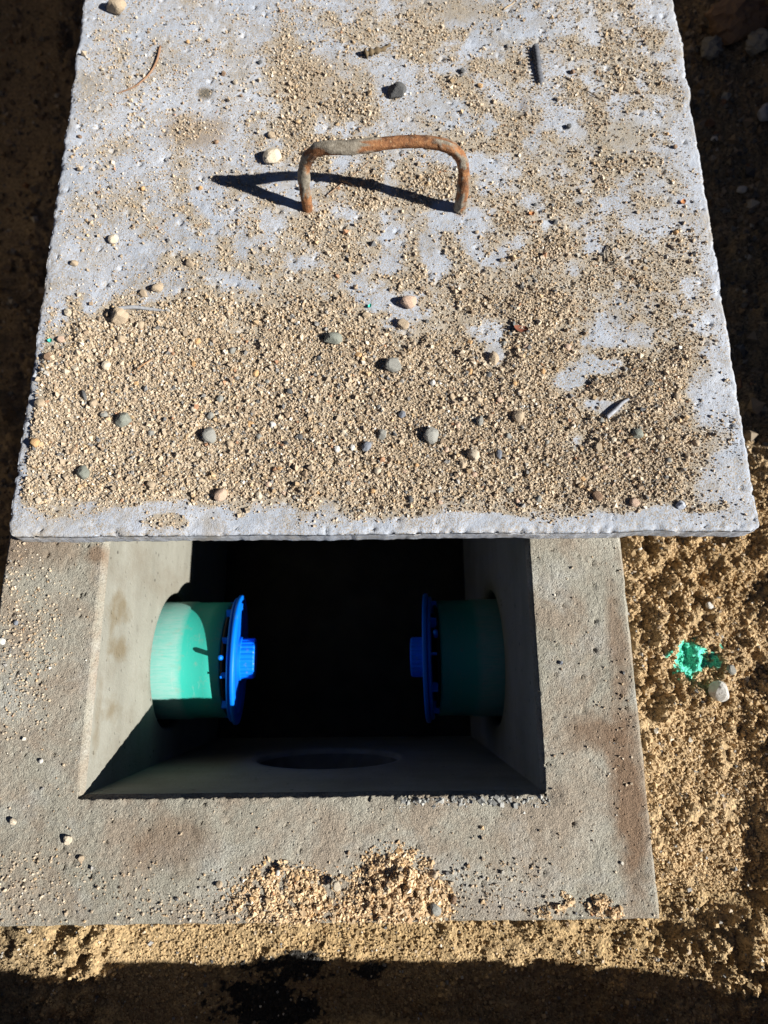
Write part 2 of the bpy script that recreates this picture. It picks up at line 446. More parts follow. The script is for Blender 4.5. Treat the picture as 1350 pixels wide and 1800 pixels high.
isleft = (np.array([t[0] for t in inner]) == ix0)
rough = fbm(px_*60+py_*60, px_*33-py_*60, 111, 4)
chip = np.clip(fbm(px_*38+1, py_*38, 115, 3)-0.55, 0, 1)*0.03*np.where(isfront, 1+1.2*(px_ > 0.09), 0.35)
V[li, :2] += nin*(0.0022+0.003*rough+chip+0.001*isleft+isfront*(0.004+0.006*fbm(px_*150, py_*0, 117, 3)))[:, None]
V[li, 2] -= 0.0012+0.002*rough+0.001*isfront
# soften the row next to the edge so that the chipped lip has a slope
dl = np.where((V[:, 0] > WX0) & (V[:, 0] < WX1), np.clip(1-(WY0-V[:, 1])/0.013, 0, 1)*(V[:, 1] < WY0+1e-6), 0)
V[:, 2] -= dl**1.3*0.0028*sstep(0.35, 0.75, fbm(V[:, 0]*120, V[:, 1]*120, 151, 4))*(1+0.8*(V[:, 0] > 0.08))
corner = np.hypot(V[:, 0]-0.203, V[:, 1]+0.002)
V[:, 2] -= 0.003*np.clip(1-corner/0.013, 0, 1)
faces = [grid_faces(nx, ny, ~((I[:-1, :-1] >= ix0) & (I[:-1, :-1] < ix1) & (J[:-1, :-1] >= iy0) & (J[:-1, :-1] < iy1)))]
V[lo, :2] -= nout*(0.0012+0.0035*fbm(V[lo, 0]*50, V[lo, 1]*50, 121, 4)+0.03*np.clip(fbm(V[lo, 0]*28, V[lo, 1]*28, 125, 4)-0.62, 0, 1))[:, None]
V[lo, 2] -= 0.0015
def skirt(V, loop_idx, base_xy, nrm, rings, flip):
    prev = loop_idx; out = []
    for dz, off in rings:
        new = np.zeros((len(prev), 3))
        new[:, :2] = base_xy+nrm*np.reshape(off, (-1, 1)); new[:, 2] = dz
        k0 = len(V); V = np.concatenate([V, new])
        cur = np.arange(k0, k0+len(prev))
        a, bq = prev, np.roll(prev, -1); c_, d_ = np.roll(cur, -1), cur
        f = np.stack([a, d_, c_, bq], 1)
        out.append(f[:, ::-1] if flip else f)
        prev = cur
    return V, out, prev
bin_ = np.stack([px_, py_], 1)
nz = lambda s, a: a*(fbm(px_*80, py_*80+3, s, 3)-0.5)
V, f1, _ = skirt(V, li, bin_, nin, [(np.minimum(V[li, 2]-0.0008+nz(1, .0006), -0.0025), 0.0016+nz(2, .002)+chip*0.6+isfront*(0.003+nz(7, .005))), (-0.0092+nz(3, .0008), -0.0003+nz(4, .0003))], False)
bo = np.stack([np.array([fx[t[0]] for t in outer]), np.array([fy[t[1]] for t in outer])], 1)
wo = 0.002*(fbm(bo[:, 0]*70, bo[:, 1]*70, 131, 3)-0.5)
V, f2, last = skirt(V, lo, bo, nout, [(-0.004, wo), (-0.012, 0.0004+wo), (-0.06, wo), (-0.5, 0*wo)], True)
rim_me = mesh_np('rim', V, faces+f1+f2, M_conc)
part('rim', rim_me)

def wall_mesh(name, to3, a0, a1, b0, b1, hole=None, hole_depth=0.07):
    """flat cast wall in (a,b) with a round knocked-out hole; to3(a,b,depth)->xyz, depth runs into the concrete"""
    if hole is None:
        a = np.linspace(a0, a1, 12); bb = np.linspace(b0, b1, 12)
        A, B = np.meshgrid(a, bb, indexing='ij')
        return mesh_np(name, to3(A.ravel(), B.ravel(), 0*A.ravel()), grid_faces(12, 12), M_wall)
    ca, cb, r = hole
    th = np.linspace(0, 2*np.pi, 120, endpoint=False)
    th = np.unique(np.concatenate([th, [math.atan2(bq-cb, aq-ca) % (2*np.pi) for aq in (a0, a1) for bq in (b0, b1)]]))
    ct, st = np.cos(th), np.sin(th)
    with np.errstate(divide='ignore', invalid='ignore'):
        ta = np.where(ct > 0, (a1-ca)/ct, np.where(ct < 0, (a0-ca)/ct, 9e9)); tb = np.where(st > 0, (b1-cb)/st, np.where(st < 0, (b0-cb)/st, 9e9))
    R = np.minimum(ta, tb)
    rr = r*(1+0.03*(fbm(ct*2+5, st*2+5, 141, 3)-0.5))
    rings = []
    for d, rad in ((hole_depth, 0*rr), (hole_depth, rr*0.985), (0.006, rr*0.99), (0.0015, rr*1.0), (0.0, rr*1.018)):
        rings.append((ca+ct*rad, cb+st*rad, d+0*rr))
    for t in (0.06, 0.15, 0.3, 0.5, 0.75, 1.0):
        rad = rr*1.018*(1-t)+R*t
        rings.append((ca+ct*rad, cb+st*rad, 0*rr))
    Vv = np.concatenate([to3(*q) for q in rings]); k = len(th)
    ff = []
    for q in range(len(rings)-1):
        a = np.arange(k)+q*k; bq = np.roll(np.arange(k), -1)+q*k
        ff.append(np.stack([a, bq, bq+k, a+k], 1))
    me = mesh_np(name, Vv, ff, M_wall)
    me.materials.append(M_hole)
    mi = np.zeros(len(me.polygons), np.int32); mi[:2*k] = 1
    me.polygons.foreach_set('material_index', mi)
    return me
PY, PZ, PR = 0.118, -0.226, 0.071
HOLE_R = 0.083
part('wall', wall_mesh('left_wall', lambda a, bq, d: np.stack([WX0-d, a, bq], 1), WY0, WY1, WB, -0.0086, (PY, PZ, HOLE_R)))
part('wall', wall_mesh('right_wall', lambda a, bq, d: np.stack([WX1+d, a, bq], 1), WY0, WY1, WB, -0.0086, (PY, PZ, HOLE_R)))
part('wall', wall_mesh('front_wall', lambda a, bq, d: np.stack([a, WY0-d, bq], 1), WX0, WX1, WB, -0.0086, (-0.004, -0.225, 0.086), 0.085))
part('wall', wall_mesh('back_wall', lambda a, bq, d: np.stack([a, WY1+d, bq], 1), WX0, WX1, WB, -0.0086, None))
A, B = np.meshgrid(np.linspace(WX0, WX1, 40), np.linspace(WY0, WY1, 40), indexing='ij')
part('floor', mesh_np('chamber_floor', np.stack([A.ravel(), B.ravel(), WB+0.004+0.004*fbm(A.ravel()*30, B.ravel()*30, 3, 3)], 1), grid_faces(40, 40), M_floor_shade))

# ------------------------------------------------------------------ lid with its lifting handle
LX0, LX1, LY0, LY1, LT = -0.279, 0.409, 0.2215, 0.905, 0.028
lid = thing('concrete_lid', 'pale square concrete lid with rusty handle pushed back off the chamber', 'lid', (0.06, 0.55, 0.0))

def lid_h(x, y):
    z = LZ + 0.0016*(fbm(x*14, y*14, 201, 4)-0.5)*2 + 0.0008*(fbm(x*110, y*110, 204, 3)-0.5)
    d, cid = worley(x*45, y*45, 206)
    return z - 0.003*np.sqrt(np.clip(1-(d/(0.03+0.11*cid**2))**2, 0, 1))*(cid > 0.5)

# how thickly the lid is covered, read off the photograph
DENSE = [(230, 690, 185, 130), (150, 770, 130, 110), (420, 720, 260, 150), (640, 760, 330, 140), (880, 790, 260, 120), (1090, 800, 150, 110), (560, 620, 170, 90), (330, 560, 75, 45), (1130, 660, 110, 90), (250, 850, 220, 35), (60, 860, 45, 25), (820, 650, 150, 80), (960, 640, 110, 90), (1240, 880, 60, 20), (940, 560, 80, 60), (290, 920, 40, 16)]
MED = [(560, 200, 110, 120, .62), (520, 140, 80, 80, .55), (700, 330, 190, 60, .55), (650, 420, 220, 70, .45), (900, 420, 180, 110, .5), (1010, 330, 200, 120, .42), (820, 110, 170, 120, .40), (1080, 130, 120, 140, .38), (700, 60, 250, 70, .34), (620, 510, 260, 60, .62), (400, 420, 220, 110, .34), (250, 300, 180, 180, .2), (240, 100, 150, 130, .2), (1100, 500, 140, 110, .5), (850, 540, 170, 80, .55), (560, 920, 60, 12, .5), (860, 225, 120, 90, .42), (345, 230, 50, 35, .5), (440, 530, 120, 45, .6)]
BARE = [(705, 555, 38, 40), (660, 530, 45, 26), (1000, 670, 26, 24), (1060, 715, 46, 14), (1012, 775, 22, 22), (1090, 590, 80, 30), (1240, 690, 30, 60), (1270, 850, 45, 50), (760, 460, 16, 50), (1070, 640, 35, 18), (850, 590, 45, 30), (690, 440, 25, 30), (870, 620, 25, 22)]
def lid_cover(x, y):
    P = np.stack([x, y, np.full(len(x), LZ)], 1)
    u, v = photo_px(P)
    wob = (fbm(x*28, y*28, 401, 4)-0.5)
    fine = (fbm(x*75, y*75, 405, 3)-0.5)
    d = np.zeros(len(x))
    for cx, cy, rx, ry in DENSE:
        e = np.sqrt(((u-cx)/rx)**2+((v-cy)/ry)**2)
        d = np.maximum(d, sstep(1.5, 0.72, e+0.8*wob+0.6*fine))
    m = np.full(len(x), 0.13)
    for cx, cy, rx, ry, a in MED:
        e = np.sqrt(((u-cx)/rx)**2+((v-cy)/ry)**2)
        m = np.maximum(m, 1.25*a*sstep(1.7, 0.2, e+0.9*wob))
    m = m*np.clip(0.25+2.6*(fbm(x*40, y*40, 409, 4)-0.28)+1.2*fine, 0, 2.2)
    d = np.maximum(d, np.clip(m, 0, 0.9))
    for cx, cy, rx, ry in BARE:
        e = np.sqrt(((u-cx)/rx)**2+((v-cy)/ry)**2)
        d = d*(1-0.9*sstep(1.6, 0.3, e+1.6*wob+1.4*fine))
    edge = 905+14*np.sin(u*0.021)+40*wob*1.3
    strip = sstep(edge+8, edge-8, v)
    lump = ((u > 245) & (u < 345)) | ((u > 520) & (u < 600)) | (u > 1195)
    d = d*np.where(lump, np.maximum(strip, 0.5), strip)
    inside = sstep(0.007, 0.015, np.minimum(np.minimum(x-LX0, LX1-x), y-LY0+0.003))
    return d*inside, u, v
def sand_thick(x, y, d):
    t = sstep(0.6, 1.05, d)
    return -0.0012 + t*(0.0013+0.0034*fbm(x*22, y*22, 421, 4)*t) + 0.0016*t*(fbm(x*120, y*120, 424, 2)-0.4)

def lid_edge(x, y):
    """ragged rounded-off outline: how far a point is inside the slab's outline"""
    return np.minimum(np.minimum(x-LX0, LX1-x), np.minimum(y-LY0, LY1-y))
sx = np.linspace(LX0, LX1, 330); sy = np.concatenate([np.linspace(LY0, 0.86, 300), np.linspace(0.86, LY1, 5)[1:]])
nlx, nly = len(sx), len(sy)
X, Y = np.meshgrid(sx, sy, indexing='ij')
V = np.stack([X.ravel(), Y.ravel(), lid_h(X.ravel(), Y.ravel())], 1)
lp = [(i, 0) for i in range(0, nlx-1)] + [(nlx-1, j) for j in range(0, nly-1)] + [(i, nly-1) for i in range(nlx-1, 0, -1)] + [(0, j) for j in range(nly-1, 0, -1)]
ln = loop_normals(lp, 0, nlx-1, 0, nly-1)
ll = np.array([i*nly+j for i, j in lp])
base = V[ll, :2].copy()
# ragged edge: pull the outermost rows inwards by noise, with bites, and round the corners
def pull(P):
    x, y = P[:, 0].copy(), P[:, 1].copy()
    for axis in (0, 1):
        q = y if axis == 0 else x
        for lo_, hi_, sgn in (((LX0, LX1, 1), (LX0, LX1, -1)) if axis == 0 else ((LY0, LY1, 1), (LY0, LY1, -1))):
            edge = lo_ if sgn > 0 else hi_
            p_ = x if axis == 0 else y
            w = np.clip(1-np.abs(p_-edge)/0.03, 0, 1)**2
            sd_ = 300+axis*10+(sgn > 0)*5
            amt = 0.0050*fbm(q*24, 0*q+sd_, sd_, 5, 0.6) + 0.0012*vnoise(q*210, 0*q, sd_+1) + 0.020*np.clip(fbm(q*16, 0*q+2, sd_+2, 3)-0.62, 0, 1)
            if axis == 0: x = x+sgn*w*amt
            else: y = y+sgn*w*amt*(0.42 if sgn > 0 else 1)
    cr = 0.016
    for cx, cy, s1, s2 in ((LX0, LY0, 1, 1), (LX1, LY0, -1, 1)):
        ax, ay = (x-cx)*s1, (y-cy)*s2
        m = (ax < cr) & (ay < cr)
        d = np.hypot(cr-ax, cr-ay)
        k = np.where(m & (d > cr), cr/np.maximum(d, 1e-6), 1.0)
        x = np.where(m, cx+s1*(cr-(cr-ax)*k), x); y = np.where(m, cy+s2*(cr-(cr-ay)*k), y)
    return np.stack([x, y], 1)
V[:, :2] = pull(V[:, :2])
inn = lid_edge(X.ravel(), Y.ravel())
V[:, 2] -= 0.0022*np.clip(1-inn/0.004, 0, 1)**2 + 0.0030*np.clip(1-inn/0.009, 0, 1)*sstep(0.55, 0.75, fbm(V[:, 0]*170, V[:, 1]*170, 221, 4))
edge_xy = V[ll, :2].copy()
nn = lambda s, a: a*(fbm(base[:, 0]*170, base[:, 1]*170, s, 4)-0.5)
frontbite = np.clip(fbm(base[:, 0]*22+7, base[:, 1]*22, 231, 3)-0.5, 0, 1)*0.008
V, f3, last = skirt(V, ll, edge_xy, ln, [(LZ-0.0045, 0.0004+nn(1, .0016)), (LZ-0.010, 0.0004+nn(2, .0025)+frontbite*0.15), (LZ-0.020, 0.0006+nn(3, .003)+frontbite*0.5), (LZ-LT+0.003, 0.0002+nn(4, .002)), (LZ-LT, -0.002+nn(5, .001))], True)
cen = len(V); V = np.concatenate([V, [[0.06, 0.55, LZ-LT]]])
fan = np.stack([np.roll(last, -1), last, np.full(len(last), cen)], 1)
cover0 = np.zeros(len(V)); cover0[:nlx*nly] = lid_cover(X.ravel(), Y.ravel())[0]
lid_me = mesh_np('slab', V, [grid_faces(nlx, nly)]+f3+[fan], M_lid, True, np.repeat(cover0[:, None], 3, 1))
link('slab', lid_me, lid, (-0.06, -0.55, 0.0))

def tube(pts, rad, seg=12, caps=True):
    """verts, faces and the arc parameter of a tube along a polyline"""
    P = np.asarray(pts, float); n_ = len(P)
    rad = np.broadcast_to(np.asarray(rad, float), (n_,))
    T = np.gradient(P, axis=0); T /= np.linalg.norm(T, axis=1)[:, None]
    ref = np.array([0.13, 0.97, 0.2]); ref /= np.linalg.norm(ref)
    A = np.cross(T, ref); A /= np.linalg.norm(A, axis=1)[:, None]
    Bn = np.cross(T, A)
    th = np.linspace(0, 2*np.pi, seg, endpoint=False)
    ring = A[:, None, :]*np.cos(th)[None, :, None] + Bn[:, None, :]*np.sin(th)[None, :, None]
    Vt = P[:, None, :] + ring*rad[:, None, None]
    q = np.arange(n_-1)[:, None]*seg; k = np.arange(seg)[None, :]; k2 = (k+1) % seg
    f = np.stack([q+k, q+k2, q+seg+k2, q+seg+k], -1).reshape(-1, 4)
    fs = [f]
    if caps: fs += [np.arange(seg)[None, ::-1], (np.arange(seg)+(n_-1)*seg)[None, :]]
    return Vt.reshape(-1, 3), fs, ring.reshape(-1, 3)

def smooth_path(pts, n_):
    P = np.asarray(pts, float)
    P = np.concatenate([[2*P[0]-P[1]], P, [2*P[-1]-P[-2]]])
    out = []
    m = len(P)-3
    for t in np.linspace(0, m-1e-6, n_):
        i = int(t); f = t-i
        a, bq, c_, d_ = P[i], P[i+1], P[i+2], P[i+3]
        out.append(0.5*((2*bq)+(-a+c_)*f+(2*a-5*bq+4*c_-d_)*f*f+(-a+3*bq-3*c_+d_)*f**3))
    return np.array(out)
hz = LZ+0.071
hp = [np.r_[hit(541, 366, LZ)[:2], LZ-0.012], np.r_[hit(541, 366, LZ)[:2], LZ+0.004], hit(535, 322, LZ+0.030), hit(538, 286, LZ+0.052), hit(558, 264, hz), hit(610, 260, hz+0.004),
      hit(700, 250, hz+0.005), hit(752, 250, hz+0.005), hit(795, 262, hz), hit(814, 290, LZ+0.053), hit(814, 335, LZ+0.026), np.r_[hit(808, 368, LZ)[:2], LZ+0.002], np.r_[hit(808, 370, LZ)[:2], LZ-0.012]]
path = smooth_path(hp, 170)
Vt, ft, rg = tube(path, 0.0053, 24)
s = np.repeat(np.linspace(0, 1, 170), 24)
ang = np.tile(np.arange(24)/24*6.0, 170)
k = fbm(s*26, ang*1.2, 251, 4)
side = np.clip(rg[:, 2]*0.6+rg[:, 0]*0.25+0.3, 0, 1)
want = np.where(s < 0.12, 0.28, np.where(s < 0.30, 0.62, np.where(s < 0.47, 0.44+0.25*side, np.where(s < 0.62, 0.28, np.where(s < 0.78, 0.42, 0.62)))))
crust = sstep(0.69, 0.78, k*0.75+want*0.62)
Vt = Vt + rg*((0.0004+0.0014*fbm(s*75, ang*3.4, 255, 3))*crust + 0.0006*(fbm(s*90, ang*4, 257, 3)-0.5)*2)[:, None]
hm = mesh_np('lifting_handle', Vt, ft, M_rust, True, np.repeat(crust[:, None], 3, 1))
tag(link('lifting_handle', hm, lid, (-0.06, -0.55, 0.0)), 'rusty bent steel bar handle caked with old cement')

# ------------------------------------------------------------------ green pipes and blue screw caps
def revolve_x(profile, seg=64, jit=None):
    """surface of revolution about the x axis from (x, r) pairs"""
    th = np.linspace(0, 2*np.pi, seg, endpoint=False)
    Vv = np.concatenate([np.stack([np.full(seg, x), r*np.cos(th), r*np.sin(th)], 1) for x, r in profile])
    k = np.arange(seg); k2 = (k+1) % seg
    ff = [np.stack([q*seg+k, q*seg+k2, (q+1)*seg+k2, (q+1)*seg+k], 1) for q in range(len(profile)-1)]
    return Vv, ff

def make_pipe(xw, sgn, length, label):
    t = thing('green_pipe', label, 'pipe', (xw-sgn*0.05, PY, PZ))
    if sgn < 0: t.rotation_euler = (0, 0, math.pi)
    L = length+0.05
    # outside barrel, then the cut end and the inside
    v, f = revolve_x([(0, PR+0.0008), (0.076, PR+0.0008), (0.078, PR-0.0005), (0.104, PR-0.0005), (L-0.002, PR-0.0005), (L, PR-0.0025), (L, PR-0.0045), (0.0, PR-0.0045)], 96)
    o = link('barrel', mesh_np('barrel', v, f, M_green), t)
    v, f = revolve_x([(L-0.012, PR-0.005), (L+0.004, PR-0.005), (L+0.0042, PR-0.001), (L+0.001, PR-0.0008), (L+0.0005, PR-0.004)], 72)
    link('gasket', mesh_np('gasket', v, f, M_rubber), t)
    return t
def make_cap(xend, sgn, label, bossz):
    t = thing('blue_cap', label, 'pipe cap', (xend+sgn*0.0005, PY, PZ+0.014))
    t.rotation_euler = (0 if sgn > 0 else 0.35, math.radians(6.5), 0 if sgn > 0 else math.pi)
    # inner ring with a groove, then the wide flange disc
    v, f = revolve_x([(0.0022, 0.04), (0.0022, 0.0735), (0.003, 0.0745), (0.0052, 0.0745), (0.006, 0.073), (0.006, 0.04)], 96)
    link('locking_ring', mesh_np('locking_ring', v, f, M_blue), t)
    prof = [(0.0065, 0.03), (0.0065, 0.0770), (0.0072, 0.0780), (0.0105, 0.0780), (0.0115, 0.0770), (0.0115, 0.0725), (0.0088, 0.0715), (0.0088, 0.0685), (0.0112, 0.0675), (0.0112, 0.060), (0.0095, 0.059), (0.0095, 0.001)]
    th = np.linspace(0, 2*np.pi, 96, endpoint=False)
    v, f = revolve_x(prof, 96)
    link('flange', mesh_np('flange', v, f+[(np.arange(96)+11*96)[None, :]], M_blue), t)
    # fluted plug
    seg = 72
    th = np.linspace(0, 2*np.pi, seg, endpoint=False)
    fl = 1+0.025*np.where((np.arange(seg) % 3) == 0, -1, 0.6)
    rows = []
    for x, r, a in ((0.009, 0.0262, 0), (0.0125, 0.0262, 0), (0.013, 0.0238, 1), (0.0275, 0.0238, 1), (0.0292, 0.0225, 0.3), (0.0292, 0.017, 0), (0.026, 0.0155, 0), (0.026, 0.0005, 0)):
        rad = r*(1+(fl-1)*a)
        rows.append(np.stack([np.full(seg, x), rad*np.cos(th), rad*np.sin(th)], 1))
    v = np.concatenate(rows); kk = np.arange(seg); k2 = (kk+1) % seg
    f = [np.stack([q*seg+kk, q*seg+k2, (q+1)*seg+k2, (q+1)*seg+kk], 1) for q in range(len(rows)-1)]
    link('screw_plug', mesh_np('screw_plug', v, f, M_blue, False), t, (0, 0, bossz))
    # pin and small ribs behind the flange
    th = np.linspace(0, 2*np.pi, 16, endpoint=False)
    rows = [np.stack([r*np.cos(th)*0.9-0.004, r*np.sin(th), np.full(16, z)], 1) for r, z in ((0.0028, 0.066), (0.0028, 0.0775), (0.002, 0.0790), (0.0002, 0.0792))]
    v = np.concatenate(rows); kk = np.arange(16); k2 = (kk+1) % 16
    f = [np.stack([q*16+kk, q*16+k2, (q+1)*16+k2, (q+1)*16+kk], 1) for q in range(3)]
    link('pin', mesh_np('pin', v, f, M_blue), t)
    bx = np.array([(x, y, z) for x in (-0.0045, 0.0035) for y in (-0.0012, 0.0012) for z in (0.055, 0.0695)])
    bf = np.array([(0, 1, 3, 2), (4, 6, 7, 5), (0, 4, 5, 1), (2, 3, 7, 6), (0, 2, 6, 4), (1, 5, 7, 3)])
    rib_me = mesh_np('rib', bx, bf, M_blue, False)
    for q in range(10):
        o = link('rib', rib_me, t)
        o.rotation_euler = (math.radians(18+36*q), 0, 0)
    return t
make_pipe(-0.2, 1, 0.074, 'sunlit green plastic pipe stub coming through the left wall')
make_cap(-0.1255, 1, 'bright blue cap closing the sunlit left pipe', 0.006)
make_pipe(0.2, -1, 0.071, 'shaded green plastic pipe stub coming through the right wall')
make_cap(0.127, -1, 'dark shaded blue cap closing the right pipe', 0.0)

# ------------------------------------------------------------------ loose sand
OCT = np.array([(1, 0, 0), (-1, 0, 0), (0, 1, 0), (0, -1, 0), (0, 0, 1), (0, 0, -1)], float)
OCF = np.array([(0, 2, 4), (2, 1, 4), (1, 3, 4), (3, 0, 4), (2, 0, 5), (1, 2, 5), (3, 1, 5), (0, 3, 5)])
CUB = np.array([(x, y, z) for x in (-1, 1) for y in (-1, 1) for z in (-1, 1)], float)/1.45
CUF = np.array([(0, 1, 3), (0, 3, 2), (4, 6, 7), (4, 7, 5), (0, 4, 5), (0, 5, 1), (2, 3, 7), (2, 7, 6), (0, 2, 6), (0, 6, 4), (1, 5, 7), (1, 7, 3)])

def grain_mesh(name, P, R, C, mat=None):
    """irregular low-poly grains, most octahedra, some blocks, one mesh"""
    n_ = len(P)
    q = rng.normal(size=(n_, 4)); q /= np.linalg.norm(q, axis=1)[:, None]
    w, x, y, z = q.T
    M = np.stack([np.stack([1-2*(y*y+z*z), 2*(x*y-z*w), 2*(x*z+y*w)], -1), np.stack([2*(x*y+z*w), 1-2*(x*x+z*z), 2*(y*z-x*w)], -1), np.stack([2*(x*z-y*w), 2*(y*z+x*w), 1-2*(x*x+y*y)], -1)], 1)
    half = int(n_*0.72)
    Vs, Fs, Cs = [], [], []
    off = 0
    for sl, BV, BF in ((slice(0, half), OCT*1.18, OCF), (slice(half, n_), CUB, CUF)):
        m = sl.stop-sl.start
        if m <= 0: continue
        k_ = len(BV)
        v = BV[None]*rng.uniform(0.72, 1.2, (m, k_, 1))*rng.uniform(0.75, 1.2, (m, 1, 3))
        v = np.einsum('nij,nkj->nki', M[sl], v)*R[sl, None, None] + P[sl, None, :]
        Vs.append(v.reshape(-1, 3)); Cs.append(np.repeat(C[sl], k_, 0))
        Fs.append((BF[None]+np.arange(m)[:, None, None]*k_+off).reshape(-1, 3)); off += m*k_
    return mesh_np(name, np.concatenate(Vs), np.concatenate(Fs), mat or M_grain, False, np.concatenate(Cs))

PAL = np.array([(0.44, 0.35, 0.25), (0.365, 0.29, 0.205), (0.50, 0.415, 0.31), (0.27, 0.20, 0.135), (0.41, 0.295, 0.175), (0.25, 0.24, 0.225), (0.13, 0.13, 0.13), (0.60, 0.56, 0.48), (0.34, 0.19, 0.11)])
def grain_colors(n_, p=(.26, .22, .17, .12, .10, .06, .03, .03, .01)):
    c = PAL[rng.choice(len(PAL), n_, p=p)]
    return c*rng.uniform(0.82, 1.28, (n_, 1))

# under-layer sheet where the sand lies thick
qx = np.linspace(LX0+0.003, LX1-0.003, 300); qy = np.linspace(LY0+0.003, 0.62, 190)
X, Y = np.meshgrid(qx, qy, indexing='ij')
xf, yf = X.ravel(), Y.ravel()
d, u_, v_ = lid_cover(xf, yf)
zt = lid_h(xf, yf)+sand_thick(xf, yf, d)
D2 = d.reshape(X.shape)
keep = np.maximum.reduce([D2[:-1, :-1], D2[1:, :-1], D2[:-1, 1:], D2[1:, 1:]]) > 0.5
tc = fbm(xf*18, yf*18, 431, 4)[:, None]
me = mesh_np('sand_bed', np.stack([xf, yf, zt], 1), grid_faces(300, 190, keep), M_ground, True, np.array([0.47, 0.385, 0.28])*tc+np.array([0.38, 0.305, 0.215])*(1-tc))
bed = tag(link('sand_layer', me), 'coarse tan sand strewn thickly over the front half of the lid', 'sand', None, 'stuff')

NS = 540000
x = rng.uniform(LX0, LX1, NS); y = rng.uniform(LY0, 0.865, NS)
d, u_, v_ = lid_cover(x, y)
ok = rng.uniform(0, 1, NS) < d*0.60
x, y, d = x[ok], y[ok], d[ok]
R = np.clip(rng.lognormal(math.log(0.00050), 0.52, len(x))*(0.85+0.25*d), 0.00026, 0.0028)
z = np.maximum(lid_h(x, y), lid_h(x, y)+sand_thick(x, y, d)) + R*rng.uniform(0.2, 0.8, len(x))
me = grain_mesh('loose_grains', np.stack([x, y, z], 1), R, grain_colors(len(x)))
o = link('grains', me, bed); tag(o, kind='stuff')

# sparse grains and the two spilled heaps on the chamber rim
def rim_cover(x, y):
    u, v = photo_px(np.stack([x, y, 0*x], 1))
    wob = fbm(x*40, y*40, 501, 4)-0.5
    d = 0.014+0*x
    for cx, cy, rx, ry, a in ((40, 1130, 70, 150, .40), (30, 1560, 140, 70, .38), (330, 1600, 140, 25, .4), (130, 1540, 150, 40, .22), (860, 1560, 120, 60, .28), (480, 1570, 110, 55, .45), (690, 1560, 110, 70, .45), (1000, 1600, 120, 25, .25), (560, 1610, 300, 16, .55), (1090, 1300, 40, 140, .12)):
        d = np.maximum(d, a*sstep(1.4, 0.3, np.sqrt(((u-cx)/rx)**2+((v-cy)/ry)**2)+0.9*wob))
    return d
NR = 60000
x = rng.uniform(OX0+.003, OX1-.003, NR); y = rng.uniform(OY0+.003, 0.24, NR)
solid = ~((x > WX0-.006) & (x < WX1+.006) & (y > WY0-.009))
ok = (rng.uniform(0, 1, NR) < rim_cover(x, y)*0.9) & solid
x, y = x[ok], y[ok]
R = np.clip(rng.lognormal(math.log(0.00075), 0.35, len(x)), 0.0004, 0.002)
me = grain_mesh('rim_grains', np.stack([x, y, rim_h(x, y)+R*0.4], 1), R, grain_colors(len(x)))
xc = rng.uniform(0.075, 0.205, 260); yc = -0.004-np.abs(rng.normal(0, 0.004, 260)); Rc = np.clip(rng.lognormal(math.log(0.0010), 0.45, 260), 0.0005, 0.003)
lip = grain_mesh('lip_chips', np.stack([xc, yc, rim_h(xc, yc)-0.0012+Rc*0.2], 1), Rc, np.array([0.36, 0.36, 0.34])*rng.uniform(0.6, 1.15, (260, 1)))
tag(link('concrete_chips', lip), 'pale crumbled concrete chips along the front edge of the opening', 'concrete chips', None, 'stuff')
tag(link('sand_sprinkle', me), 'thin sprinkle of sand grains on the chamber rim', 'sand', None, 'stuff')

def heap(name, blobs, label, seed):
    pts = []; rr = []
    for (pu, pv, rw, hgt, n_) in blobs:
        c_ = hit(pu, pv, 0.0)
        n_ = int(n_*1.5)
        a = rng.uniform(0, 2*np.pi, n_); r_ = np.sqrt(rng.uniform(0, 1, n_))*rng.uniform(0.75, 1.55, n_)
        x = c_[0]+rw*r_*np.cos(a)*1.15; y = c_[1]+rw*r_*np.sin(a)*0.85
        cl = 1-worley(x*115, y*115, seed+2)[0]
        top = 0.45*hgt*np.clip(1-r_**2, 0, 1)**0.7*(0.05+1.25*np.clip(cl, 0, 1)**1.4*(0.4+1.0*fbm(x*60, y*60, seed, 3)))
        z = np.maximum(rim_h(x, y), 0) + top*rng.uniform(0.25, 1.0, n_)**0.5
        pts.append(np.stack([x, y, z], 1)); rr.append(np.clip(rng.lognormal(math.log(0.00088), 0.42, n_), 0.0005, 0.0028))
    P = np.concatenate(pts); R = np.concatenate(rr)
    ok = (P[:, 1] > OY0+0.001) & (fbm(P[:, 0]*130, P[:, 1]*130, seed+5, 3) > 0.36)
    P, R = P[ok], R[ok]
    C = grain_colors(len(P), (.30, .14, .36, .05, .08, .02, .01, .03, .01))
    o = link(name, grain_mesh(name, P, R, C*np.array([1.12, 1.0, 0.82])))
    tag(o, label, 'sand heap', None, 'stuff')
heap('sand_heap', [(690, 1545, .022, .022, 1500), (660, 1580, .020, .016, 1100), (725, 1575, .020, .018, 1200), (700, 1600, .026, .012, 1200), (755, 1590, .014, .012, 500), (640, 1605, .018, .008, 500), (700, 1520, .008, .012, 250)], 'taller crumbly sand heap at the middle of the front rim', 601)
heap('sand_heap', [(470, 1562, .018, .008, 420), (505, 1592, .022, .008, 560), (445, 1592, .016, .006, 300), (540, 1562, .016, .008, 380), (560, 1600, .022, .006, 420), (480, 1537, .010, .006, 120), (600, 1592, .014, .005, 180)], 'flatter spread sand heap left of the taller one', 611)
CL = [(988, 1586, .0065, .009, 170, 'damp sand clump on the front rim, midway between heaps and corner'), (958, 1603, .0045, .006, 90, 'tiny sand clump just left of the midway clump on the front rim'),
      (1052, 1592, .0075, .009, 190, 'sand clump nearest the right front corner of the rim'), (1080, 1606, .005, .006, 80, 'tiny sand crumb beside the corner clump')]
